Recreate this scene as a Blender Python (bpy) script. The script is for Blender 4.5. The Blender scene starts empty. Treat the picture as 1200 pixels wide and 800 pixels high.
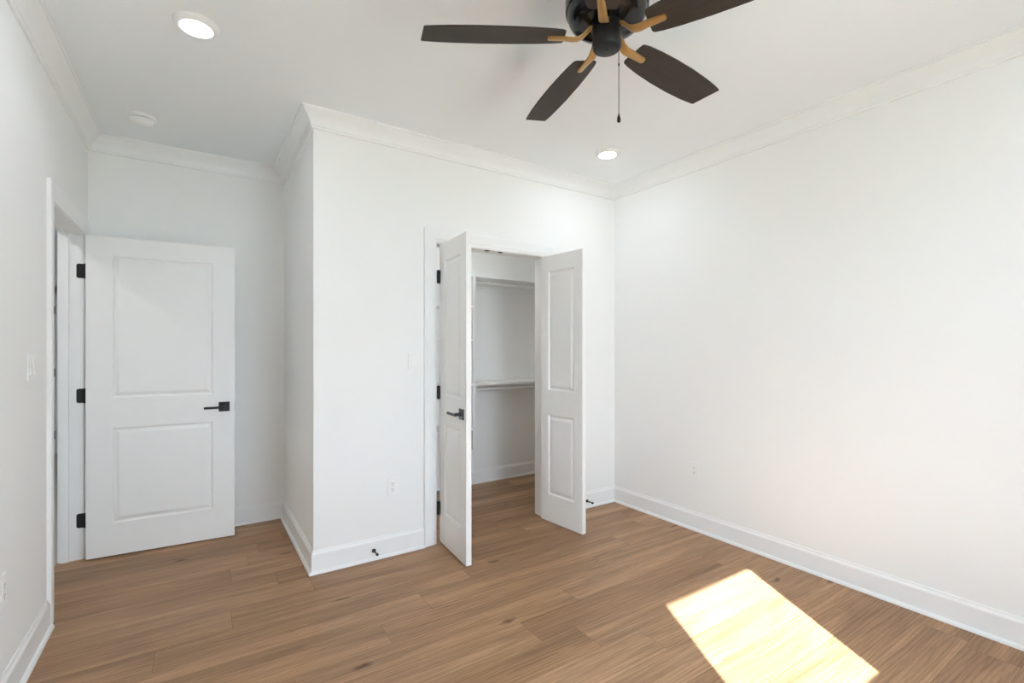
import bpy, bmesh, math, random
from mathutils import Vector, Matrix
random.seed(7)
S = bpy.context.scene
COL = S.collection
R = math.radians

# ------------------------------------------------------------------ camera
YAW = 33.4
cam_d = bpy.data.cameras.new('camera')
cam_d.sensor_width = 36.0
cam_d.lens = 561.0 / 1200.0 * 36.0
cam_d.shift_y = 9.0 / 1200.0
cam_d.clip_start = 0.02
cam = bpy.data.objects.new('camera', cam_d)
cam.location = (0, 0, 1.33)
cam.rotation_euler = (R(90), 0, R(-YAW))
COL.objects.link(cam)
S.camera = cam

# ------------------------------------------------------------------ light, sky, exposure
S.view_settings.view_transform = 'Standard'
S.view_settings.look = 'None'
S.view_settings.gamma = 1.0
S.view_settings.use_curve_mapping = False
S.view_settings.exposure = 0.06
SKY_STRENGTH = 18.8
SKY_COLOUR = (0.70, 0.85, 1.0, 1)
SUN_STRENGTH = 39.0
LENS_STRENGTH = 73.0
HALL_FILL_STRENGTH = 22.0
HALL_DOOR_FILL_STRENGTH = 220.0
CLOSET_STRENGTH = 110.0
w = bpy.data.worlds.new('sky_world')
S.world = w
w.use_nodes = True
bg = w.node_tree.nodes['Background']
bg.inputs[0].default_value = SKY_COLOUR
bg.inputs[1].default_value = SKY_STRENGTH
sun_d = bpy.data.lights.new('sun', 'SUN')
sun_d.energy = SUN_STRENGTH
sun_d.angle = R(0.53)
sun_d.color = (0.86, 0.94, 1.0)
sun = bpy.data.objects.new('sun', sun_d)
sun.rotation_euler = Vector((0.54, 1.0, -0.9)).to_track_quat('-Z', 'Y').to_euler()
sun.location = (0, -4, 4)
COL.objects.link(sun)
for pname, ploc, prz, pw in (('window_portal', (1.236, -0.645, 1.26), 180, 0.82),):
    pd = bpy.data.lights.new(pname, 'AREA')
    pd.shape = 'RECTANGLE'
    pd.size, pd.size_y = pw, 1.64
    pd.cycles.is_portal = True          # guides sky sampling through the window openings
    po = bpy.data.objects.new(pname, pd)
    po.location = ploc
    po.rotation_euler = (R(90), 0, R(prz))
    COL.objects.link(po)
S.cycles.max_bounces = 16
S.cycles.diffuse_bounces = 12
S.cycles.glossy_bounces = 6
S.cycles.use_denoising = True
S.cycles.sample_clamp_indirect = 8.0

# ------------------------------------------------------------------ room dimensions
XL, XR = -0.595, 3.07          # left and right wall faces
YB = -0.52                     # window wall behind the camera
YC = 3.02                      # closet wall face
YE = 4.17                      # wall behind the entry door / closet back
XJ = 0.58                      # side wall of the closet bump
H = 2.743
T = 0.115
E0, E1 = 3.215, 4.03           # entry opening along Y
C0, C1 = 1.372, 2.290          # closet opening along X
DH = 2.055                     # opening height
HX0, HY1 = -2.35, 8.30         # hall

# ------------------------------------------------------------------ materials
def mat(name, colour, rough=0.5, metal=0.0, spec=0.5):
    m = bpy.data.materials.new(name)
    m.use_nodes = True
    b = m.node_tree.nodes['Principled BSDF']
    b.inputs['Base Color'].default_value = (*colour, 1)
    b.inputs['Roughness'].default_value = rough
    b.inputs['Metallic'].default_value = metal
    b.inputs['Specular IOR Level'].default_value = spec
    return m

def add_noise_bump(m, scale, strength, dist=0.001):
    nt = m.node_tree
    tc = nt.nodes.new('ShaderNodeTexCoord')
    n = nt.nodes.new('ShaderNodeTexNoise')
    n.inputs['Scale'].default_value = scale
    n.inputs['Detail'].default_value = 3
    bp = nt.nodes.new('ShaderNodeBump')
    bp.inputs['Strength'].default_value = strength
    bp.inputs['Distance'].default_value = dist
    nt.links.new(tc.outputs['Object'], n.inputs['Vector'])
    nt.links.new(n.outputs['Fac'], bp.inputs['Height'])
    nt.links.new(bp.outputs['Normal'], nt.nodes['Principled BSDF'].inputs['Normal'])
    return m

M = {}
M['wall'] = add_noise_bump(mat('wall_paint', (0.905, 0.91, 0.905), 0.7, spec=0.25), 180, 0.05)
M['ceiling'] = add_noise_bump(mat('ceiling_paint', (0.882, 0.910, 0.932), 0.85, spec=0.15), 150, 0.06)
M['trim'] = mat('trim_gloss_white', (0.905, 0.915, 0.918), 0.35, spec=0.4)
M['door'] = mat('door_satin_white', (0.90, 0.905, 0.90), 0.4, spec=0.4)
M['plastic'] = mat('white_plastic', (0.91, 0.915, 0.905), 0.3, spec=0.5)
M['slot'] = mat('dark_slot', (0.05, 0.05, 0.05), 0.6)
M['black'] = mat('matte_black_metal', (0.012, 0.012, 0.013), 0.38, spec=0.5)
M['rod'] = mat('rod_white_metal', (0.72, 0.72, 0.71), 0.35, spec=0.5)
M['shelf'] = mat('shelf_white', (0.90, 0.905, 0.90), 0.45, spec=0.35)
M['gloss_black'] = mat('fan_gloss_black', (0.007, 0.007, 0.008), 0.18, spec=0.4)
M['satin_black'] = mat('fan_satin_black', (0.008, 0.0075, 0.0075), 0.36, spec=0.3)
M['brass'] = add_noise_bump(mat('brushed_brass', (0.47, 0.27, 0.095), 0.36, 0.6), 90, 0.05)
M['tile'] = mat('hall_tile', (0.55, 0.55, 0.53), 0.4)
M['exterior'] = mat('exterior_ground', (0.35, 0.36, 0.30), 0.9)

def blade_material():
    m = mat('blade_dark_wood', (0.05, 0.04, 0.035), 0.55, spec=0.2)
    nt = m.node_tree
    tc = nt.nodes.new('ShaderNodeTexCoord')
    mp = nt.nodes.new('ShaderNodeMapping')
    mp.inputs['Scale'].default_value = (4, 90, 20)
    n = nt.nodes.new('ShaderNodeTexNoise')
    n.inputs['Scale'].default_value = 1.0
    n.inputs['Detail'].default_value = 4
    cr = nt.nodes.new('ShaderNodeValToRGB')
    cr.color_ramp.elements[0].color = (0.032, 0.024, 0.019, 1)
    cr.color_ramp.elements[1].color = (0.054, 0.042, 0.034, 1)
    nt.links.new(tc.outputs['Object'], mp.inputs['Vector'])
    nt.links.new(mp.outputs['Vector'], n.inputs['Vector'])
    nt.links.new(n.outputs['Fac'], cr.inputs['Fac'])
    nt.links.new(cr.outputs['Color'], nt.nodes['Principled BSDF'].inputs['Base Color'])
    return m
M['blade'] = blade_material()

def emission(name, colour, strength):
    m = bpy.data.materials.new(name)
    m.use_nodes = True
    nt = m.node_tree
    nt.nodes.clear()
    e = nt.nodes.new('ShaderNodeEmission')
    e.inputs[0].default_value = (*colour, 1)
    e.inputs[1].default_value = strength
    o = nt.nodes.new('ShaderNodeOutputMaterial')
    nt.links.new(e.outputs[0], o.inputs[0])
    return m
M['lens'] = emission('lamp_lens', (0.81, 0.895, 1.0), LENS_STRENGTH)
M['closet_lens'] = emission('closet_lamp_lens', (1.0, 0.97, 0.93), CLOSET_STRENGTH)
M['hall_door_fill_lens'] = emission('hall_door_fill_lamp_lens', (1.0, 0.975, 0.94), HALL_DOOR_FILL_STRENGTH)
M['hall_fill_lens'] = emission('hall_fill_lamp_lens', (1.0, 0.98, 0.95), HALL_FILL_STRENGTH)

def glass_material():
    m = bpy.data.materials.new('window_glass')
    m.use_nodes = True
    nt = m.node_tree
    nt.nodes.clear()
    t = nt.nodes.new('ShaderNodeBsdfTransparent')
    g = nt.nodes.new('ShaderNodeBsdfGlossy')
    g.inputs['Roughness'].default_value = 0.02
    mx = nt.nodes.new('ShaderNodeMixShader')
    mx.inputs[0].default_value = 0.06
    o = nt.nodes.new('ShaderNodeOutputMaterial')
    nt.links.new(t.outputs[0], mx.inputs[1])
    nt.links.new(g.outputs[0], mx.inputs[2])
    nt.links.new(mx.outputs[0], o.inputs[0])
    return m
M['glass'] = glass_material()

def floor_material():
    m = mat('oak_plank', (0.36, 0.235, 0.15), 0.42, spec=0.3)
    nt = m.node_tree
    N, L = nt.nodes, nt.links
    b = N['Principled BSDF']
    uv = N.new('ShaderNodeUVMap'); uv.uv_map = 'plank'
    at = N.new('ShaderNodeAttribute'); at.attribute_name = 'tone'
    sc = N.new('ShaderNodeVectorMath'); sc.operation = 'SCALE'
    sc.inputs['Scale'].default_value = 37.0
    cx = N.new('ShaderNodeCombineXYZ')
    L.new(at.outputs['Fac'], cx.inputs['Z'])
    L.new(cx.outputs[0], sc.inputs[0])
    ad = N.new('ShaderNodeVectorMath'); ad.operation = 'ADD'
    L.new(uv.outputs['UV'], ad.inputs[0])
    L.new(sc.outputs[0], ad.inputs[1])

    def noise(scale3, detail, rough, dist=0.0):
        mp = N.new('ShaderNodeMapping'); mp.inputs['Scale'].default_value = scale3
        n = N.new('ShaderNodeTexNoise')
        n.inputs['Scale'].default_value = 1.0
        n.inputs['Detail'].default_value = detail
        n.inputs['Roughness'].default_value = rough
        n.inputs['Distortion'].default_value = dist
        L.new(ad.outputs[0], mp.inputs['Vector'])
        L.new(mp.outputs['Vector'], n.inputs['Vector'])
        return n.outputs['Fac']

    def ramp(fac, p0, p1, c0, c1):
        r = N.new('ShaderNodeValToRGB')
        r.color_ramp.elements[0].position = p0
        r.color_ramp.elements[1].position = p1
        r.color_ramp.elements[0].color = c0
        r.color_ramp.elements[1].color = c1
        L.new(fac, r.inputs['Fac'])
        return r.outputs['Color']

    def mul(a, c, fac=1.0):
        x = N.new('ShaderNodeMix'); x.data_type = 'RGBA'; x.blend_type = 'MULTIPLY'
        x.inputs['Factor'].default_value = fac
        L.new(a, x.inputs[6]); L.new(c, x.inputs[7])
        return x.outputs[2]
    # tone of each plank
    base = ramp(at.outputs['Fac'], 0.0, 1.0, (0.365, 0.207, 0.108, 1), (0.520, 0.316, 0.182, 1))
    broad = ramp(noise((0.9, 9.0, 1.0), 3, 0.55, 0.6), 0.30, 0.70, (0.64, 0.61, 0.57, 1), (1.13, 1.14, 1.14, 1))
    streak = ramp(noise((1.8, 48.0, 1.0), 6, 0.68, 1.3), 0.32, 0.62, (0.66, 0.62, 0.58, 1), (1.08, 1.08, 1.08, 1))
    pore = ramp(noise((14.0, 420.0, 1.0), 2, 0.5), 0.36, 0.50, (0.84, 0.82, 0.80, 1), (1.0, 1.0, 1.0, 1))
    c = mul(mul(mul(base, broad), streak, 0.8), pore, 0.8)
    # cathedral grain: stretched rings
    mp = N.new('ShaderNodeMapping'); mp.inputs['Scale'].default_value = (0.55, 7.0, 1.0)
    L.new(ad.outputs[0], mp.inputs['Vector'])
    wv = N.new('ShaderNodeTexWave'); wv.wave_type = 'RINGS'; wv.rings_direction = 'Z'
    wv.inputs['Scale'].default_value = 2.6
    wv.inputs['Distortion'].default_value = 7.0
    wv.inputs['Detail'].default_value = 2.5
    wv.inputs['Detail Scale'].default_value = 1.4
    L.new(mp.outputs['Vector'], wv.inputs['Vector'])
    rings = ramp(wv.outputs['Fac'], 0.0, 0.45, (0.80, 0.77, 0.74, 1), (1, 1, 1, 1))
    c = mul(c, rings, 0.9)
    # a few small knots
    mk = N.new('ShaderNodeMapping'); mk.inputs['Scale'].default_value = (1.3, 3.6, 1.0)
    wob = N.new('ShaderNodeTexNoise'); wob.inputs['Scale'].default_value = 26.0; wob.inputs['Detail'].default_value = 3
    L.new(ad.outputs[0], wob.inputs['Vector'])
    wsc = N.new('ShaderNodeVectorMath'); wsc.operation = 'SCALE'; wsc.inputs['Scale'].default_value = 0.035
    L.new(wob.outputs['Color'], wsc.inputs[0])
    wad = N.new('ShaderNodeVectorMath'); wad.operation = 'ADD'
    L.new(ad.outputs[0], wad.inputs[0]); L.new(wsc.outputs[0], wad.inputs[1])
    L.new(wad.outputs[0], mk.inputs['Vector'])
    vo = N.new('ShaderNodeTexVoronoi'); vo.inputs['Scale'].default_value = 1.0
    vo.inputs['Randomness'].default_value = 1.0
    vo.voronoi_dimensions = '2D'
    L.new(mk.outputs['Vector'], vo.inputs['Vector'])
    # only some cells carry a knot
    sx = N.new('ShaderNodeSeparateColor')
    L.new(vo.outputs['Color'], sx.inputs[0])
    gt = N.new('ShaderNodeMath'); gt.operation = 'LESS_THAN'; gt.inputs[1].default_value = 0.70
    L.new(sx.outputs[0], gt.inputs[0])
    ofs = N.new('ShaderNodeMath'); ofs.operation = 'ADD'
    L.new(vo.outputs['Distance'], ofs.inputs[0]); L.new(gt.outputs[0], ofs.inputs[1])
    knot = ramp(ofs.outputs[0], 0.014, 0.075, (0.28, 0.21, 0.16, 1), (1, 1, 1, 1))
    c = mul(c, knot, 0.9)
    L.new(c, b.inputs['Base Color'])
    bp = N.new('ShaderNodeBump')
    bp.inputs['Strength'].default_value = 0.12
    bp.inputs['Distance'].default_value = 0.001
    L.new(streak, bp.inputs['Height'])
    L.new(bp.outputs['Normal'], b.inputs['Normal'])
    return m
M['floor'] = floor_material()
M['gap'] = mat('plank_joint_dark', (0.13, 0.078, 0.045), 0.8, spec=0.1)

# ------------------------------------------------------------------ mesh helpers
class MB:
    def __init__(self):
        self.bm = bmesh.new()
    def box(self, x0, x1, y0, y1, z0, z1, bev=0.0):
        r = bmesh.ops.create_cube(self.bm, size=1.0)
        vs = r['verts']
        for v in vs:
            v.co = Vector(((x0 + x1) / 2 + v.co.x * (x1 - x0), (y0 + y1) / 2 + v.co.y * (y1 - y0), (z0 + z1) / 2 + v.co.z * (z1 - z0)))
        if bev > 0:
            es = list({e for v in vs for e in v.link_edges})
            bmesh.ops.bevel(self.bm, geom=es, offset=bev, segments=2, profile=0.6, affect='EDGES')
        return self
    def prism(self, pts, axis, a, b):
        """polygon pts (2D) extruded along axis from a to b"""
        def P(p, t):
            return {'x': (t, p[0], p[1]), 'y': (p[0], t, p[1]), 'z': (p[0], p[1], t)}[axis]
        v0 = [self.bm.verts.new(P(p, a)) for p in pts]
        v1 = [self.bm.verts.new(P(p, b)) for p in pts]
        n = len(pts)
        self.bm.faces.new(v0); self.bm.faces.new(v1[::-1])
        for i in range(n):
            self.bm.faces.new((v0[i], v1[i], v1[(i + 1) % n], v0[(i + 1) % n]))
        return self
    def tube(self, pts, r, n=14, cap=True):
        pts = [Vector(p) for p in pts]
        rs = r if isinstance(r, (list, tuple)) else [r] * len(pts)
        rings = []
        for i, p in enumerate(pts):
            d = (pts[min(i + 1, len(pts) - 1)] - pts[max(i - 1, 0)]).normalized()
            up = Vector((0, 0, 1)) if abs(d.z) < 0.9 else Vector((1, 0, 0))
            s = d.cross(up).normalized(); t = s.cross(d)
            rings.append([self.bm.verts.new(p + (s * math.cos(2 * math.pi * k / n) + t * math.sin(2 * math.pi * k / n)) * rs[i]) for k in range(n)])
        for a, b in zip(rings, rings[1:]):
            for k in range(n):
                self.bm.faces.new((a[k], a[(k + 1) % n], b[(k + 1) % n], b[k]))
        if cap:
            self.bm.faces.new(rings[0]); self.bm.faces.new(rings[-1][::-1])
        return self
    def lathe(self, prof, c=(0, 0, 0), n=48):
        """prof: list of (r, z), turned about the vertical through c"""
        rings = []
        for r, z in prof:
            if r < 1e-6:
                rings.append([self.bm.verts.new((c[0], c[1], c[2] + z))])
            else:
                rings.append([self.bm.verts.new((c[0] + r * math.cos(2 * math.pi * k / n), c[1] + r * math.sin(2 * math.pi * k / n), c[2] + z)) for k in range(n)])
        for a, b in zip(rings, rings[1:]):
            if len(a) == 1 and len(b) == 1:
                continue
            for k in range(n):
                k2 = (k + 1) % n
                if len(a) == 1: self.bm.faces.new((a[0], b[k], b[k2]))
                elif len(b) == 1: self.bm.faces.new((a[k], a[k2], b[0]))
                else: self.bm.faces.new((a[k], a[k2], b[k2], b[k]))
        return self
    def loft(self, sections, close=True, cap=True):
        rows = [[self.bm.verts.new(p) for p in s] for s in sections]
        n = len(rows[0])
        for a, b in zip(rows, rows[1:]):
            for k in range(n if close else n - 1):
                k2 = (k + 1) % n
                self.bm.faces.new((a[k], a[k2], b[k2], b[k]))
        if cap and close:
            self.bm.faces.new(rows[0][::-1]); self.bm.faces.new(rows[-1])
        return self
    def build(self, name, m, parent=None, smooth=None):
        bmesh.ops.recalc_face_normals(self.bm, faces=self.bm.faces)
        me = bpy.data.meshes.new(name)
        self.bm.to_mesh(me); self.bm.free()
        for mm in (m if isinstance(m, (list, tuple)) else [m]):
            me.materials.append(mm)
        o = bpy.data.objects.new(name, me)
        COL.objects.link(o)
        if smooth:
            for p in me.polygons: p.use_smooth = True
            try:
                me.set_sharp_from_angle(angle=R(smooth))
            except Exception:
                pass
        if parent is not None:
            o.parent = parent
        return o

def tag(o, label=None, cat=None, group=None, kind=None):
    if label: o['label'] = label
    if cat: o['category'] = cat
    if group: o['group'] = group
    if kind: o['kind'] = kind
    return o

def empty(name, loc, rz=0.0):
    o = bpy.data.objects.new(name, None)
    o.empty_display_size = 0.1
    o.location = loc
    o.rotation_euler = (0, 0, rz)
    COL.objects.link(o)
    return o

def copy_tree(o, parent=None):
    c = o.copy(); COL.objects.link(c)
    if parent is not None:
        c.parent = parent
    for ch in [x for x in COL.objects if x.parent == o]:
        copy_tree(ch, c)
    return c

def struct(o, label, cat):
    return tag(o, label, cat, kind='structure')

# ------------------------------------------------------------------ shell: walls, ceiling, floor
m = MB()
m.box(XL - T, XL, YB - T, E0 - 0.02, 0, H)
m.box(XL - T, XL, E1 + 0.02, YE + T, 0, H)
m.box(XL - T, XL, E0 - 0.02, E1 + 0.02, DH + 0.02, H)
struct(m.build('wall_left', M['wall']), 'white painted wall with the bedroom doorway, switch and low outlet', 'wall')
WX0, WX1, WZ0, WZ1 = 0.790, 1.646, 0.44, 2.08      # window opening, window wall
m = MB().box(XR, XR + T, YB - T, YE + T, 0, H)
struct(m.build('wall_right', M['wall']), 'long plain white wall beside the sunlit floor patch', 'wall')
m = MB()
m.box(XL, WX0, YB - T, YB, 0, H).box(WX1, XR, YB - T, YB, 0, H)
m.box(WX0, WX1, YB - T, YB, 0, WZ0).box(WX0, WX1, YB - T, YB, WZ1, H)
struct(m.build('wall_window', M['wall']), 'white wall holding the single window that lets the sun in', 'wall')
m = MB()
m.box(XJ, C0 - 0.02, YC, YC + T, 0, H).box(C1 + 0.02, XR, YC, YC + T, 0, H)
m.box(C0 - 0.02, C1 + 0.02, YC, YC + T, DH + 0.02, H)
struct(m.build('wall_closet', M['wall']), 'white wall around the open double closet doors', 'wall')
struct(MB().box(XJ, XJ + T, YC + T, YE, 0, H).build('wall_side', M['wall']), 'narrow shaded side wall of the closet bump', 'wall')
struct(MB().box(XL, XR, YE, YE + T, 0, H).build('wall_entry', M['wall']), 'shaded white wall behind the open bedroom door and closet shelves', 'wall')
m = MB()
m.box(XL - T, XR + T, YB - T, YE + T, H, H + 0.12)
m.box(HX0 - T, XL - T, 2.3, HY1 + T, H, H + 0.12)
m.box(XL - T, XL, YE + T, HY1 + T, H, H + 0.12)
struct(m.build('ceiling', M['ceiling']), 'flat white ceiling over the bedroom', 'ceiling')

# hall beyond the doorway
struct(MB().box(HX0 - T, HX0, 2.3, HY1 + T, 0, H).build('wall_hall_far', M['wall']), 'far side wall of the hall beyond the bedroom doorway', 'wall')
struct(MB().box(HX0, XL - T, 2.3 - T, 2.3, 0, H).build('wall_hall_near', M['wall']), 'near end wall of the hall beyond the bedroom doorway', 'wall')
m = MB()
m.box(XL - T, XL, YE + T, HY1 + T, 0, H)
struct(m.build('wall_hall_side', M['wall']), 'hall wall continuing past the bedroom doorway', 'wall')
struct(MB().box(HX0, XL - T, HY1, HY1 + T, 0, H).build('wall_hall_end', M['wall']), 'end wall of the hall glimpsed through the doorway gap', 'wall')
struct(MB().box(HX0 - T, XL - 0.13, 2.3 - T, HY1 + T, -0.05, 0.0).build('floor_hall', M['tile']), 'pale grey hall floor glimpsed through the doorway gap', 'floor')

# plank floor: each board a face of one floor mesh, boards run along X
me = bpy.data.meshes.new('floor')
bm = bmesh.new()
uvl = bm.loops.layers.uv.new('plank')
tl = bm.faces.layers.float.new('tone')
PW = 0.178
joints = {0: 2.118, 1: 1.010, 2: 1.340, 3: 0.145, 4: 0.546, -1: 1.690, -2: 1.315, -3: 1.515}
tones = {(3, 0): 0.42, (3, 1): 0.20, (4, 0): 0.70, (4, 1): 0.22, (2, 0): 0.45, (2, 1): 0.55, (1, 0): 0.70, (1, 1): 0.40, (0, 0): 0.35, (0, 1): 0.75,
         (-1, 0): 0.42, (-1, 1): 0.62, (-2, 0): 0.68, (-2, 1): 0.12, (-3, 0): 0.20, (-3, 1): 0.70}
g = 0.0005
for row in range(-16, 13):
    y0 = 2.10 + PW * row
    y1 = y0 + PW
    if y1 < YB - T or y0 > YE + T:
        continue
    jx = joints.get(row, random.uniform(0.2, 1.9))
    cuts = [jx]
    while cuts[0] > XL - 0.3:
        cuts.insert(0, cuts[0] - random.uniform(1.25, 1.5))
    while cuts[-1] < XR + 0.3:
        cuts.append(cuts[-1] + random.uniform(1.25, 1.5))
    k0 = cuts.index(jx)
    for i, (a, b_) in enumerate(zip(cuts, cuts[1:])):
        tone = tones.get((row, i - k0 + 1), random.random() * 0.85 + 0.08)
        a = max(a, XL - 0.130); b_ = min(b_, XR + T)
        ya, yb = max(y0, YB - T), min(y1, YE + T)
        if b_ - a < 0.02 or yb - ya < 0.01:
            continue
        f = bm.faces.new([bm.verts.new(p) for p in ((a + g, ya + g, 0), (b_ - g, ya + g, 0), (b_ - g, yb - g, 0), (a + g, yb - g, 0))])
        f[tl] = tone
        ox, oy = random.uniform(0, 50), random.uniform(0, 50)
        for lp in f.loops:
            lp[uvl].uv = (lp.vert.co.x + ox, lp.vert.co.y + oy)
# dark bed under the joints
vs = [bm.verts.new(p) for p in ((XL - 0.130, YB - T, -0.0012), (XR + T, YB - T, -0.0012), (XR + T, YE + T, -0.0012), (XL - 0.130, YE + T, -0.0012))]
f = bm.faces.new(vs); f.material_index = 1
vs2 = [bm.verts.new((v.co.x, v.co.y, -0.05)) for v in vs]
f = bm.faces.new(vs2[::-1]); f.material_index = 1
for i in range(4):
    f = bm.faces.new((vs[i], vs2[i], vs2[(i + 1) % 4], vs[(i + 1) % 4])); f.material_index = 1
bm.normal_update()
bm.to_mesh(me); bm.free()
me.materials.append(M['floor']); me.materials.append(M['gap'])
fo = bpy.data.objects.new('floor', me)
COL.objects.link(fo)
struct(fo, 'brown oak plank floor with a sunlit patch', 'floor')

struct(MB().box(-12, 14, -20, YB - T - 0.02, -0.45, -0.40).build('ground_outside', M['exterior']), 'ground outside the window', 'ground')

# ------------------------------------------------------------------ mouldings
def run(mb, p0, p1, n, prof, m0, m1, closed=True):
    """profile (d out of the wall, z) swept from p0 to p1; m = +1 outside corner, -1 inside corner, 0 square"""
    p0, p1, n = Vector((*p0, 0)), Vector((*p1, 0)), Vector((*n, 0))
    d = (p1 - p0).normalized()
    a = [p0 + n * q[0] - d * q[0] * m0 + Vector((0, 0, q[1])) for q in prof]
    b = [p1 + n * q[0] + d * q[0] * m1 + Vector((0, 0, q[1])) for q in prof]
    mb.loft([a, b], close=closed)
    return mb

def arc(cx, cz, r, a0, a1, n):
    return [(cx + r * math.cos(R(a0 + (a1 - a0) * i / n)), cz + r * math.sin(R(a0 + (a1 - a0) * i / n))) for i in range(n + 1)]

crown = [(0, H - 0.107), (0.010, H - 0.107), (0.014, H - 0.103), (0.014, H - 0.094), (0.018, H - 0.091), (0.020, H - 0.084)]
for i in range(1, 8):                                   # cove then roll
    t = i / 8
    crown.append((0.020 + 0.044 * (t ** 1.5), H - 0.084 + 0.064 * (t ** 0.85)))
crown += [(0.066, H - 0.018), (0.067, H - 0.013), (0.075, H - 0.012), (0.076, H), (0, H)]
walls = [((XL, YB), (XR, YB), (0, 1), -1, -1, 'the window wall behind'),
         ((XR, YB), (XR, YC), (-1, 0), -1, -1, 'the long right wall'),
         ((XR, YC), (XJ, YC), (0, -1), -1, 1, 'the closet wall'),
         ((XJ, YC), (XJ, YE), (-1, 0), 1, -1, 'the narrow closet side wall'),
         ((XJ, YE), (XL, YE), (0, -1), -1, -1, 'the wall behind the bedroom door'),
         ((XL, YE), (XL, YB), (1, 0), -1, -1, 'the doorway wall')]
for i, (p0, p1, n, m0, m1, wh) in enumerate(walls):
    o = run(MB(), p0, p1, n, crown, m0, m1).build('trim_%d' % (i + 1), M['trim'], smooth=35)
    struct(o, 'white crown moulding along the top of ' + wh, 'crown moulding')

BH = 0.135
base = [(0, 0), (0.014, 0), (0.014, 0.110), (0.0125, 0.116), (0.0085, 0.122), (0.0065, 0.128), (0.0055, BH), (0, BH)]
shoe = [(0.0145, 0)] + arc(0.0145, 0.0, 0.0155, 0, 90, 6)
shoe = [(0.0145, 0), (0.029, 0)] + [(0.0145 + 0.0145 * math.cos(R(a)), 0.019 * math.sin(R(a))) for a in (20, 40, 60, 80)] + [(0.0145, 0.019)]
def baseboard(name, label, runs):
    b1, b2 = MB(), MB()
    for p0, p1, n, m0, m1 in runs:
        run(b1, p0, p1, n, base, m0, m1)
        run(b2, p0, p1, n, shoe, m0, m1)
    o = b1.build(name, M['trim'])
    struct(o, label, 'baseboard')
    b2.build('shoe_moulding', M['trim'], o, smooth=40)
CW = 0.089
baseboard('baseboard_window', 'white baseboard under the window', [((XL, YB), (XR, YB), (0, 1), -1, -1)])
baseboard('baseboard_right', 'long white baseboard along the plain right wall', [((XR, YB), (XR, YC), (-1, 0), -1, -1)])
baseboard('baseboard_closet', 'white baseboard either side of the closet doors', [((XR, YC), (C1 + CW + 0.005, YC), (0, -1), -1, 0), ((C0 - CW - 0.005, YC), (XJ, YC), (0, -1), 0, 1)])
baseboard('baseboard_side', 'short shaded baseboard on the closet side wall', [((XJ, YC), (XJ, YE), (-1, 0), 1, -1)])
baseboard('baseboard_entry', 'white baseboard behind the open bedroom door', [((XJ, YE), (XL, YE), (0, -1), -1, -1)])
baseboard('baseboard_left', 'white baseboard leading up to the bedroom doorway', [((XL, E0 - CW - 0.005), (XL, YB), (1, 0), 0, -1)])
baseboard('baseboard_inside', 'baseboard along the back of the closet',
          [((XR, YE), (XJ + T, YE), (0, -1), -1, -1), ((XR, YC + T), (XR, YE), (-1, 0), 0, -1)])

cas = [(0.0, 0.0), (0.0, 0.009), (0.004, 0.011), (0.018, 0.012), (0.022, 0.0145), (0.060, 0.0155), (0.068, 0.0175), (0.074, 0.019), (0.085, 0.019), (CW, 0.016), (CW, 0.0)]
def casing(name, label, u0, u1, top, tr):
    mb = MB()
    secs = [[], [], [], []]
    for a, h in cas:
        for s, (u, z) in zip(secs, ((u0 - a, 0.0), (u0 - a, top + a), (u1 + a, top + a), (u1 + a, 0.0))):
            s.append(tr(u, z, h))
    mb.loft(secs)
    return struct(mb.build(name, M['trim'], smooth=25), label, 'door casing')
casing('trim_7', 'white casing around the bedroom doorway', E0 - 0.005, E1 + 0.005, DH + 0.005, lambda u, z, h: (XL + h, u, z))
casing('trim_8', 'white casing around the double closet opening', C0 - 0.005, C1 + 0.005, DH + 0.005, lambda u, z, h: (u, YC - h, z))
casing('trim_9', 'white casing on the hall side of the bedroom doorway', E0 - 0.005, E1 + 0.005, DH + 0.005, lambda u, z, h: (XL - T - h, u, z))

# jambs
def jamb(mb, tr, u0, u1, d0, d1):
    def bx(ua, ub, da, db, za, zb):
        p, q = tr(ua, da), tr(ub, db)
        mb.box(min(p[0], q[0]), max(p[0], q[0]), min(p[1], q[1]), max(p[1], q[1]), za, zb)
    bx(u0 - 0.019, u0, d0, d1, 0, DH + 0.019)
    bx(u1, u1 + 0.019, d0, d1, 0, DH + 0.019)
    bx(u0, u1, d0, d1, DH, DH + 0.019)
    return bx
mb = MB()
bx = jamb(mb, lambda u, d: (XL - d, u), E0, E1, -0.001, T + 0.001)
bx(E0, E0 + 0.011, 0.072, 0.108, 0, DH); bx(E1 - 0.011, E1, 0.072, 0.108, 0, DH); bx(E0, E1, 0.072, 0.108, DH - 0.011, DH)
struct(mb.build('trim_10', M['trim']), 'white door jamb with stop in the bedroom doorway', 'door jamb')
mb = MB()
bx = jamb(mb, lambda u, d: (u, YC + d), C0, C1, -0.001, T + 0.001)
jo = mb.build('trim_11', M['trim'])
struct(jo, 'white jamb lining the closet opening', 'door jamb')
for cxp in (1.783, 1.899):
    c = MB().box(cxp - 0.019, cxp + 0.019, YC + 0.006, YC + 0.030, DH - 0.0025, DH + 0.001, 0.0008)
    c.tube([(cxp, YC + 0.018, DH - 0.0025), (cxp, YC + 0.018, DH - 0.006)], 0.008, 12)
    tag(c.build('catch_plate', M['black'], jo), 'small black catch plate')

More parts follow.
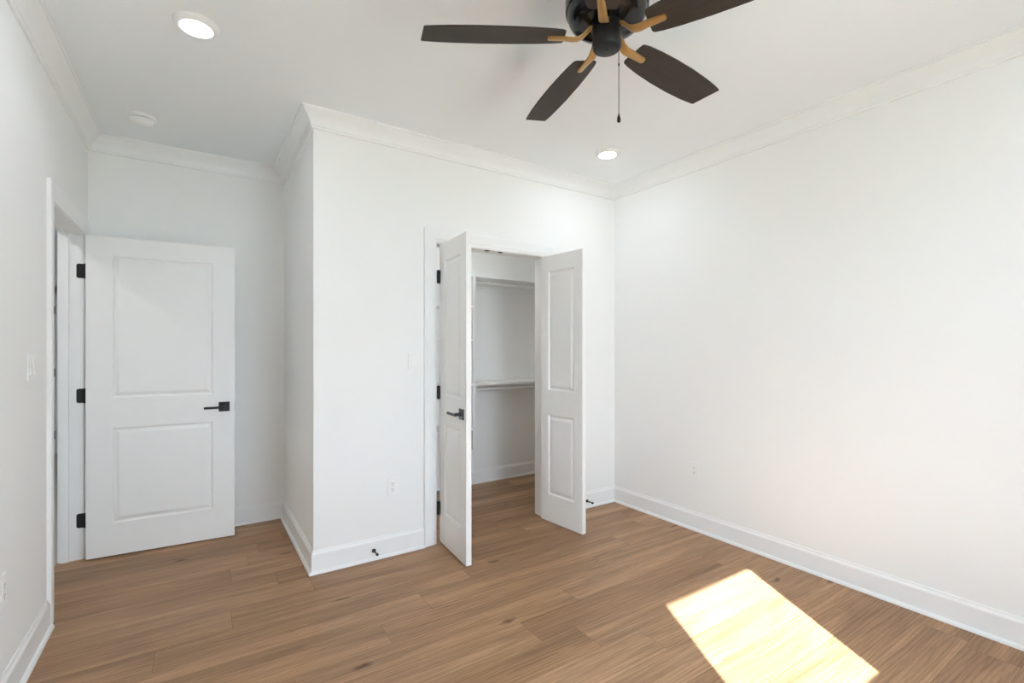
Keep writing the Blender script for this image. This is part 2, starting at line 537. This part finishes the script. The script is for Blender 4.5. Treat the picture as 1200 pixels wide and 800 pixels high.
# ------------------------------------------------------------------ doors
def door_mesh(W, Hd, Th, stile, name):
    """slab from the hinge edge along +X, front face at y=0, back at y=Th; two moulded panels on each face"""
    mb = MB(); bm = mb.bm
    rects = [(stile, W - stile, 0.205, 0.815), (stile, W - stile, 1.003, Hd - 0.118)]
    steps = [(0.0, 0.0), (0.004, 0.0015), (0.009, 0.0115), (0.015, 0.0125), (0.019, 0.0115), (0.036, 0.0035), (0.040, 0.0030)]
    for side in (0, 1):
        Y = (lambda d: d) if side == 0 else (lambda d: Th - d)
        V = lambda x, z, d=0.0: bm.verts.new((x, Y(d), z))
        def quad(xa, xb, za, zb, d=0.0):
            bm.faces.new((V(xa, za, d), V(xb, za, d), V(xb, zb, d), V(xa, zb, d)))
        zs = [0, rects[0][2], rects[0][3], rects[1][2], rects[1][3], Hd]
        quad(0, stile, 0, Hd); quad(W - stile, W, 0, Hd)
        for za, zb in ((zs[0], zs[1]), (zs[2], zs[3]), (zs[4], zs[5])):
            quad(stile, W - stile, za, zb)
        for (xa, xb, za, zb) in rects:
            loops = []
            for ins, d in steps:
                loops.append([V(xa + ins, za + ins, d), V(xb - ins, za + ins, d), V(xb - ins, zb - ins, d), V(xa + ins, zb - ins, d)])
            for l0, l1 in zip(loops, loops[1:]):
                for k in range(4):
                    bm.faces.new((l0[k], l0[(k + 1) % 4], l1[(k + 1) % 4], l1[k]))
            bm.faces.new(loops[-1])
    for a, b in (((0, 0), (W, 0)), ((W, 0), (W, Hd)), ((W, Hd), (0, Hd)), ((0, Hd), (0, 0))):
        bm.faces.new([bm.verts.new(p) for p in ((a[0], 0, a[1]), (b[0], 0, b[1]), (b[0], Th, b[1]), (a[0], Th, a[1]))])
    bmesh.ops.remove_doubles(bm, verts=bm.verts, dist=1e-5)
    return mb

def lever(parent, x, z, face_y, out, toward, latch=True):
    """square rose and lever handle; out = -1 / +1 along local Y, toward = direction of the lever along local X"""
    def yb(a, b):
        return sorted((face_y + out * a, face_y + out * b))
    y0, y1 = yb(-0.0005, 0.008)
    h = MB().box(x - 0.033, x + 0.033, y0, y1, z - 0.033, z + 0.033, 0.002).build('lever_handle', M['black'], parent)
    tag(h, 'matte black lever handle on a square rose')
    y0, y1 = face_y + out * 0.007, face_y + out * 0.050
    n = MB().tube([(x, y0, z), (x, y1, z)], 0.0105, 16)
    n.build('neck', M['black'], h, smooth=40)
    yb0, yb1 = yb(0.043, 0.055)
    xs = sorted((x - toward * 0.011, x + toward * 0.118))
    MB().box(xs[0], xs[1], yb0, yb1, z - 0.0095, z + 0.0065, 0.003).build('lever', M['black'], h)
    return h

def door(name, label, W, loc, ang, thick=0.035, stile=0.115, Hd=2.032, z0=0.013):
    o = door_mesh(W, Hd, thick, stile, name).build(name, M['door'])
    o.location = (loc[0], loc[1], z0)
    o.rotation_euler = (0, 0, ang)
    struct(o, label, 'door')
    return o

HZ = (0.233, 1.022, 1.812)                 # hinge heights above the door bottom
def hinge_set(parent, maker):
    for hz in HZ:
        tag(maker(hz).build('hinge', M['black'], parent, smooth=40), 'black hinge')

# bedroom door, swung open against the wall behind it
W1 = 0.806
a1 = math.atan2(-0.0623, 0.998)
d1 = door('door_1', 'white two-panel bedroom door standing open with black lever handle', W1, (-0.578, 3.966), a1, stile=0.128)
lever(d1, W1 - 0.063, 0.915, 0.0, -1, -1)
lever(d1, W1 - 0.063, 0.915, 0.035, 1, -1)
MB().box(W1 - 0.001, W1 + 0.0012, 0.006, 0.029, 0.885, 0.945, 0.0004).build('latch_plate', M['black'], d1)
Md = Matrix.Translation((-0.578, 3.966, 0.013)) @ Matrix.Rotation(a1, 4, 'Z')
def entry_hinge(hz):
    mb = MB()
    inv = Md.inverted()
    b = MB()
    # leaf let into the jamb, with rounded corners
    pts = []
    xa, xb, za, zb, r = XL - 0.036, XL - 0.002, hz - 0.045, hz + 0.045, 0.011
    pts += [(xb, za), (xb, zb)]
    pts += [(xa + r + r * math.cos(R(t)), zb - r + r * math.sin(R(t))) for t in (90, 120, 150, 180)]
    pts += [(xa + r + r * math.cos(R(t)), za + r + r * math.sin(R(t))) for t in (180, 210, 240, 270)]
    mb.prism(pts, 'y', E1 - 0.0025, E1 + 0.001)
    mb.tube([(XL + 0.006, E1 - 0.010, hz - 0.046), (XL + 0.006, E1 - 0.010, hz + 0.046)], 0.0065, 12)
    mb.box(XL - 0.002, XL + 0.006, E1 - 0.011, E1 - 0.0005, hz - 0.044, hz + 0.044)
    for v in mb.bm.verts:
        v.co = inv @ (v.co + Vector((0, 0, 0.013)))
    return mb
hinge_set(d1, entry_hinge)

# closet leaves
WL = 0.446
aL = math.atan2(-0.444, -0.031)
d2 = door('door_2', 'left closet door leaf swung open, black lever facing the room', WL, (1.397, 3.022), aL, stile=0.088)
# local +X runs from hinge to free edge (toward the camera); local -Y is world -X side
lever(d2, WL - 0.063, 0.915, 0.0, -1, -1)
ML = Matrix.Translation((1.397, 3.022, 0.013)) @ Matrix.Rotation(aL, 4, 'Z')
def world_hinge(MI, px, py, x0, x1, y0, y1):
    def f(hz):
        mb = MB()
        inv = MI.inverted()
        for k, (a, b) in enumerate(((-0.046, -0.018), (-0.016, 0.016), (0.018, 0.046))):
            mb.tube([(px, py, hz + a), (px, py, hz + b)], 0.0065, 12)
        mb.box(x0, x1, y0, y1, hz - 0.044, hz + 0.044)
        for v in mb.bm.verts:
            v.co = inv @ (v.co + Vector((0, 0, 0.013)))
        return mb
    return f
hinge_set(d2, world_hinge(ML, 1.3830, 3.008, 1.3715, 1.397, 3.012, 3.0145))

WR = 0.432
aR = math.atan2(-0.995, 0.099)
d3 = door('door_3', 'right closet door leaf swung open, plain inside face in view', WR, (2.246, 2.993), aR, stile=0.078)
lever(d3, WR - 0.063, 0.915, 0.035, 1, -1)
MR = Matrix.Translation((2.246, 2.993, 0.013)) @ Matrix.Rotation(aR, 4, 'Z')
hinge_set(d3, world_hinge(MR, 2.2865, 3.008, 2.279, 2.2905, 3.012, 3.0145))

# hall door glimpsed through the gap, closed, hinges on its right
d4 = door('door_4', 'closed white hall door glimpsed through the bedroom doorway gap', 0.76, (-2.265, HY1 - 0.036), 0.0)
def hall_hinge(hz):
    return MB().tube([(0.757, -0.005, hz - 0.05), (0.757, -0.005, hz + 0.05)], 0.012, 12)
hinge_set(d4, hall_hinge)
mb = MB()
mb.box(-1.500, -1.42, HY1 - 0.02, HY1, 0, 2.13).box(-2.268, -1.42, HY1 - 0.02, HY1, 2.05, 2.13).box(HX0, -2.268, HY1 - 0.02, HY1, 0, 2.13)
struct(mb.build('trim_12', M['trim']), 'casing around the hall door', 'door casing')

# ------------------------------------------------------------------ window behind the camera
def make_window(name, label, W, loc, rz):
    """frame, two sashes and panes; local X along the wall, local -Y outside, origin at the sill on the wall face"""
    wn = empty(name, loc, rz)
    struct(wn, label, 'window')
    fr, hw, hh = 0.020, W / 2, WZ1 - WZ0
    B = lambda mb, x0, x1, y0, y1, z0, z1, bev=0.002: mb.box(x0, x1, y0, y1, z0, z1, bev)
    mb = MB()
    B(mb, -hw, -hw + fr, -0.11, -0.002, 0, hh); B(mb, hw - fr, hw, -0.11, -0.002, 0, hh)
    B(mb, -hw, hw, -0.11, -0.002, 0, fr); B(mb, -hw, hw, -0.11, -0.002, hh - fr, hh)
    mb.build('window_frame', M['trim'], wn)
    zr, sw = 0.776, 0.016
    for (za, zb, yy) in ((zr - 0.022, hh - fr, -0.095), (fr, zr + 0.022, -0.065)):
        mb = MB()
        x0, x1 = -hw + fr, hw - fr
        B(mb, x0, x0 + sw, yy, yy + 0.028, za, zb); B(mb, x1 - sw, x1, yy, yy + 0.028, za, zb)
        B(mb, x0, x1, yy, yy + 0.028, za, za + 0.04); B(mb, x0, x1, yy, yy + 0.028, zb - 0.04, zb)
        sash = mb.build('sash', M['trim'], wn)
        mb = MB()
        B(mb, x0 + sw, x1 - sw, yy + 0.012, yy + 0.016, za + 0.04, zb - 0.04, 0)
        mb.build('pane', M['glass'], sash)
    return wn
make_window('window_1', 'white single hung window the sun shines through', WX1 - WX0, ((WX0 + WX1) / 2, YB, WZ0), 0.0)
casing('trim_13', 'white casing around the sunny window', WX0 + 0.003, WX1 - 0.003, WZ1 - 0.003, lambda u, z, h: (u, YB + h, max(z, WZ0)))
struct(MB().box(WX0 - 0.11, WX1 + 0.11, YB - 0.01, YB + 0.045, WZ0 - 0.022, WZ0, 0.003).build('trim_14', M['trim']), 'white window stool under the sunny window', 'window sill')

# ------------------------------------------------------------------ closet shelving
SY0 = 3.850                              # shelf front
PX0, PX1 = 2.113, 2.132                  # upright panel
p = MB().box(PX0, PX1, SY0, YE, 0.415, 1.9925, 0.0015).build('closet_divider', M['shelf'])
tag(p, 'white upright panel dividing the closet shelves from the hanging space', 'closet panel')
CLX0 = XJ + T
def shelf(x0, x1, z, label, group=None):
    o = MB().box(x0, x1, SY0, YE, z, z + 0.019, 0.0015).build('closet_shelf', M['shelf'])
    tag(o, label, 'shelf', group)
    return o
def cleats(x0, x1, z, which):
    for lab, (xa, xb, ya, yb) in (('white wood cleat on the back wall under the %s closet shelf', (x0, x1, YE - 0.012, YE)),
                                  ('white wood cleat on the upright panel under the %s closet shelf', (x0, x0 + 0.012, SY0 + 0.004, YE - 0.013)),
                                  ('white wood cleat on the end wall under the %s closet shelf', (x1 - 0.012, x1, SY0 + 0.004, YE - 0.013))):
        o = MB().box(xa, xb, ya, yb, z - 0.0895, z - 0.0003, 0.001).build('shelf_cleat', M['shelf'])
        tag(o, lab % which, 'cleat', 'cleats under the closet shelves')
top = shelf(CLX0, XR, 1.993, 'long white top closet shelf spanning above both rods and cubbies')
cleats(PX1, XR, 1.993, 'top')
mid = shelf(PX1, XR, 0.996, 'white middle closet shelf over the lower hanging rod')
cleats(PX1, XR, 0.996, 'middle')
names = {1.710: 'highest white cubby shelf in the left part of the closet', 1.405: 'second white cubby shelf from the top, left part of closet',
         0.996: 'third white cubby shelf from the top, left part of closet', 0.585: 'lowest white cubby shelf in the left part of the closet'}
for z, lab in names.items():
    shelf(CLX0, PX0, z, lab, 'cubby shelves in the closet')
for z, lab in ((1.993, 'upper white hanging rod under the top closet shelf'), (0.996, 'lower white hanging rod under the middle closet shelf')):
    zr = z - 0.044
    yr = SY0 + 0.055
    o = MB().tube([(PX1 + 0.012, yr, zr), (XR - 0.012, yr, zr)], 0.0155, 20).build('closet_rod', M['rod'], smooth=40)
    tag(o, lab, 'closet rod', 'hanging rods in the closet')
    for xa, xb in ((PX1 + 0.0115, PX1 + 0.020), (XR - 0.020, XR - 0.0115)):
        MB().tube([(xa, yr, zr), (xb, yr, zr)], 0.024, 20).build('rod_socket', M['plastic'], o, smooth=40)

# ------------------------------------------------------------------ switches and outlets
def wall_frame(o, pos, facing):
    """local -Y points out of the wall"""
    o.location = pos
    o.rotation_euler = (0, 0, {'-y': 0.0, '+x': R(90), '-x': R(-90)}[facing])

def plate(mb, w, h):
    mb.box(-w / 2, w / 2, -0.0062, 0.0, -h / 2, h / 2, 0.0022)
def make_switch(pos, facing, gangs, label):
    w_ = 0.070 if gangs == 1 else 0.116
    mb = MB(); plate(mb, w_, 0.117)
    o = mb.build('light_switch', M['plastic'])
    wall_frame(o, pos, facing)
    tag(o, label, 'light switch')
    for k in range(gangs):
        cx = 0 if gangs == 1 else (-0.023 + 0.046 * k)
        pr = [(-0.0062, -0.0335), (-0.0062, 0.0335), (-0.0075, 0.0335), (-0.0088, 0.0), (-0.0125, -0.0335)]
        MB().prism(pr, 'x', cx - 0.0165, cx + 0.0165).build('rocker', M['plastic'], o)
        fm = MB()
        for za in (0.0335, -0.0350):
            fm.box(cx - 0.018, cx + 0.018, -0.0066, -0.006, za, za + 0.0015)
        for xa in (-0.018, 0.0165):
            fm.box(cx + xa, cx + xa + 0.0015, -0.0066, -0.006, -0.035, 0.035)
        fm.build('rocker_frame', M['trim'], o)
    return o
def make_outlet(pos, facing, label):
    mb = MB(); plate(mb, 0.070, 0.117)
    o = mb.build('wall_outlet', M['plastic'])
    wall_frame(o, pos, facing)
    tag(o, label, 'outlet')
    f = MB().box(-0.0165, 0.0165, -0.0082, -0.006, -0.0335, 0.0335, 0.0012).build('receptacle', M['plastic'], o)
    s = MB()
    for cz in (0.019, -0.019):
        s.box(-0.0075, -0.0052, -0.0084, -0.0075, cz - 0.001, cz + 0.008)
        s.box(0.0052, 0.0075, -0.0084, -0.0075, cz - 0.001, cz + 0.007)
        s.tube([(0, -0.0084, cz - 0.009), (0, -0.0075, cz - 0.009)], 0.0026, 10)
    s.build('slots', M['slot'], f)
    return o
make_switch((1.203, YC, 1.253), '-y', 1, 'white single rocker switch on the wall beside the closet casing')
make_switch((XL, 2.856, 1.254), '+x', 2, 'white double rocker switch on the wall beside the bedroom doorway')
make_outlet((1.063, YC, 0.440), '-y', 'white outlet low on the wall left of the closet, under its switch')
make_outlet((XR, 2.207, 0.437), '-x', 'white outlet alone on the long right wall')
make_outlet((XL, 2.490, 0.445), '+x', 'white outlet cut by the left edge, on the doorway wall')

# door stops screwed into the baseboard
def make_stop(x, label):
    o = empty('door_stop', (x, YC - 0.014, 0.058))
    tag(o, label, 'door stop', None)
    MB().tube([(0, 0.0003, 0), (0, -0.004, 0)], 0.0125, 18).build('flange', M['black'], o, smooth=40)
    MB().tube([(0, -0.003, 0), (0, -0.064, 0)], [0.0052, 0.0042], 12).build('rod', M['black'], o, smooth=40)
    MB().tube([(0, -0.062, 0), (0, -0.064, 0), (0, -0.074, 0), (0, -0.076, 0)], [0.0065, 0.008, 0.008, 0.0065], 14).build('bumper', M['black'], o, smooth=40)
make_stop(0.936, 'black door stop on the baseboard left of the closet, below the outlet')
make_stop(2.735, 'black door stop on the baseboard right of the closet, behind the open leaf')

# ------------------------------------------------------------------ ceiling: lights and smoke detector
def make_light(x, y, label, group, lens='lens'):
    o = empty('recessed_light', (x, y, H))
    tag(o, label, 'ceiling light', group)
    MB().lathe([(0.0610, -0.0165), (0.0620, -0.0185), (0.0650, -0.0190), (0.0700, -0.0175), (0.083, -0.0070), (0.0865, -0.0035), (0.0875, 0.0), (0.0610, 0.0), (0.0610, -0.0165)], n=56).build('trim_ring', M['plastic'], o, smooth=50)
    MB().lathe([(0.0, -0.0185), (0.040, -0.0180), (0.0610, -0.0168), (0.0610, -0.012), (0.0, -0.012)], n=56).build('lens', M[lens], o)
    return o
make_light(0.0, 2.50, 'lit round recessed light near the bedroom door, the larger in view', 'recessed ceiling lights')
make_light(2.472, 2.50, 'lit round recessed light near the far corner beyond the fan', 'recessed ceiling lights')
make_light(0.0, 0.0, 'lit round recessed light overhead beside the window wall and doorway wall', 'recessed ceiling lights')
make_light(2.472, 0.0, 'lit round recessed light in the window wall corner', 'recessed ceiling lights')
make_light(-1.5, 6.3, 'unseen fill light added to the hall ceiling near the far hall door', 'added hall fill lights', 'hall_fill_lens')  # unseen lamp, added so the far end of the hall is lit
make_light(-1.45, 3.3, 'unseen fill light added to the hall ceiling outside the doorway', 'added hall fill lights', 'hall_door_fill_lens')  # added out of view to brighten the bedroom door and closet side wall

make_light(1.75, 3.42, 'round disc light on the closet ceiling behind the door header', 'closet ceiling lights', 'closet_lens')

o = empty('smoke_detector', (-0.278, 3.674, H))
tag(o, 'round white smoke detector on the ceiling near the bedroom door', 'smoke detector')
MB().lathe([(0, 0), (0.073, 0), (0.074, -0.004), (0.072, -0.012), (0.062, -0.014), (0.0, -0.014)], n=48).build('mounting_base', M['plastic'], o, smooth=35)
MB().lathe([(0, -0.017), (0.056, -0.017), (0.060, -0.020), (0.058, -0.028), (0.050, -0.040), (0.044, -0.044), (0.0, -0.046)], n=48).build('sensor_cap', M['plastic'], o, smooth=35)
MB().lathe([(0, -0.0138), (0.052, -0.0138), (0.052, -0.0172), (0, -0.0172)], n=40).build('vent_gap', M['slot'], o)

# ------------------------------------------------------------------ ceiling fan
FX, FY = 1.236, 1.254
ZB = 2.451
fan = empty('ceiling_fan', (FX, FY, H))
tag(fan, 'black hugger ceiling fan with five dark wood blades on brass arms', 'ceiling fan')
L = lambda z: z - H
MB().lathe([(0, 0), (0.100, 0), (0.102, L(2.735)), (0.098, L(2.715)), (0.098, L(2.690)), (0, L(2.690))], n=56).build('canopy', M['satin_black'], fan, smooth=35)
MB().lathe([(0, L(2.692)), (0.125, L(2.692)), (0.140, L(2.683)), (0.147, L(2.665)), (0.148, L(2.575)), (0.1475, L(2.550)), (0.1425, L(2.547)), (0.141, L(2.540)), (0.137, L(2.523)), (0.129, L(2.510)),
            (0.117, L(2.501)), (0.098, L(2.497)), (0.060, L(2.496)), (0, L(2.496))], n=72).build('motor_housing', M['gloss_black'], fan, smooth=35)
hub = MB().lathe([(0, L(2.4965)), (0.056, L(2.4965)), (0.056, L(2.480)), (0.050, L(2.478)), (0.050, L(2.442)), (0.0525, L(2.441)), (0.0530, L(2.436)), (0.0525, L(2.420)), (0.047, L(2.4115)), (0.036, L(2.409)), (0, L(2.4085))], n=48).build('switch_housing', M['satin_black'], fan, smooth=35)
MB().tube([(0, 0, L(2.410)), (0, 0, L(2.4055))], 0.0042, 10).build('finial_screw', M['gloss_black'], hub)

PITCH = R(-12.0)
out_l = [(0.150, -0.040), (0.152, -0.046), (0.158, -0.051), (0.185, -0.0555), (0.25, -0.062), (0.34, -0.0675), (0.45, -0.0695), (0.55, -0.0670), (0.62, -0.0625), (0.660, -0.0585), (0.667, -0.056)]
out_r = [(0.640, 0.0560), (0.632, 0.0590), (0.55, 0.0655), (0.45, 0.0690), (0.34, 0.0675), (0.25, 0.0625), (0.185, 0.0555), (0.158, 0.051), (0.152, 0.046), (0.150, 0.040)]
outline = [(r_ * 1.012, t_) for r_, t_ in out_l + out_r]
def make_blade(alpha):
    rot = Matrix.Rotation(alpha, 4, 'Z')
    tw = Matrix.Translation((0, 0, L(ZB))) @ Matrix.Rotation(PITCH, 4, 'X')
    mb = MB()
    mb.prism(outline, 'z', 0.0, 0.0065)
    es = [e for e in mb.bm.edges if abs(e.verts[0].co.z - e.verts[1].co.z) < 1e-6]
    bmesh.ops.bevel(mb.bm, geom=es, offset=0.0015, segments=1, affect='EDGES')
    b = mb.build('blade', M['blade'], fan)
    b.matrix_local = rot @ tw
    # arm: curved out of the hub, then flat under the blade
    path = [(0.046, 0.036, 0.0), (0.062, 0.030, 0.05), (0.074, 0.018, 0.2), (0.088, 0.003, 0.5), (0.104, -0.0055, 0.8), (0.124, -0.0075, 1.0), (0.16, -0.0045, 1.0), (0.206, -0.0045, 1.0), (0.2125, -0.0045, 1.0)]
    wd = [0.0125, 0.0135, 0.0145, 0.0155, 0.0160, 0.0155, 0.0140, 0.0120, 0.0085]
    secs = []
    for i, ((r_, z_, t_), hw) in enumerate(zip(path, wd)):
        pa, pb = path[max(i - 1, 0)], path[min(i + 1, len(path) - 1)]
        tang = Vector((pb[0] - pa[0], 0, pb[1] - pa[1])).normalized()
        nrm = Vector((-tang.z, 0, tang.x))
        q = Matrix.Rotation(PITCH * t_, 4, 'X')
        th = 0.0042
        c_ = Vector((r_, 0, z_))
        sec = []
        for (a, s) in ((-1, -0.55), (-0.72, -1), (0.72, -1), (1, -0.55), (1, 1), (-1, 1)):
            v = c_ + Vector((0, a * hw, 0)) + nrm * (s * th)
            sec.append(q @ v)
        secs.append(sec)
    mb = MB().loft(secs)
    arm = mb.build('blade_arm', M['brass'], fan, smooth=40)
    arm.matrix_local = rot @ Matrix.Translation((0, 0, L(ZB)))
for k in range(5):
    make_blade(R(148.5 - 72 * k))
# pull chain on the far right flank of the switch housing
dirr = Vector((math.cos(R(YAW)), -math.sin(R(YAW)), 0))
cp = dirr * 0.0465 + Vector((math.sin(R(YAW)), math.cos(R(YAW)), 0)) * 0.012
z0c, z1c = L(2.447), L(2.184)
mb = MB()
mb.tube([(cp.x, cp.y, z0c), (cp.x, cp.y, z1c)], 0.0011, 8)
nb = 70
for i in range(nb):
    zz = z0c + (z1c - z0c) * (i + 0.5) / nb
    bmesh.ops.create_icosphere(mb.bm, subdivisions=1, radius=0.0018, matrix=Matrix.Translation((cp.x, cp.y, zz)))
chain = mb.build('pull_chain', M['satin_black'], fan, smooth=60)
MB().lathe([(0, 0.004), (0.0025, 0.0035), (0.0032, 0), (0.0032, -0.004), (0, -0.0045)], c=(cp.x, cp.y, L(2.364)), n=12).build('connector', M['satin_black'], chain, smooth=50)
MB().lathe([(0, 0.0), (0.003, -0.001), (0.0035, -0.006), (0.0062, -0.014), (0.0070, -0.022), (0.0058, -0.029), (0.0, -0.032)], c=(cp.x, cp.y, z1c), n=16).build('pull_knob', M['gloss_black'], chain, smooth=50)
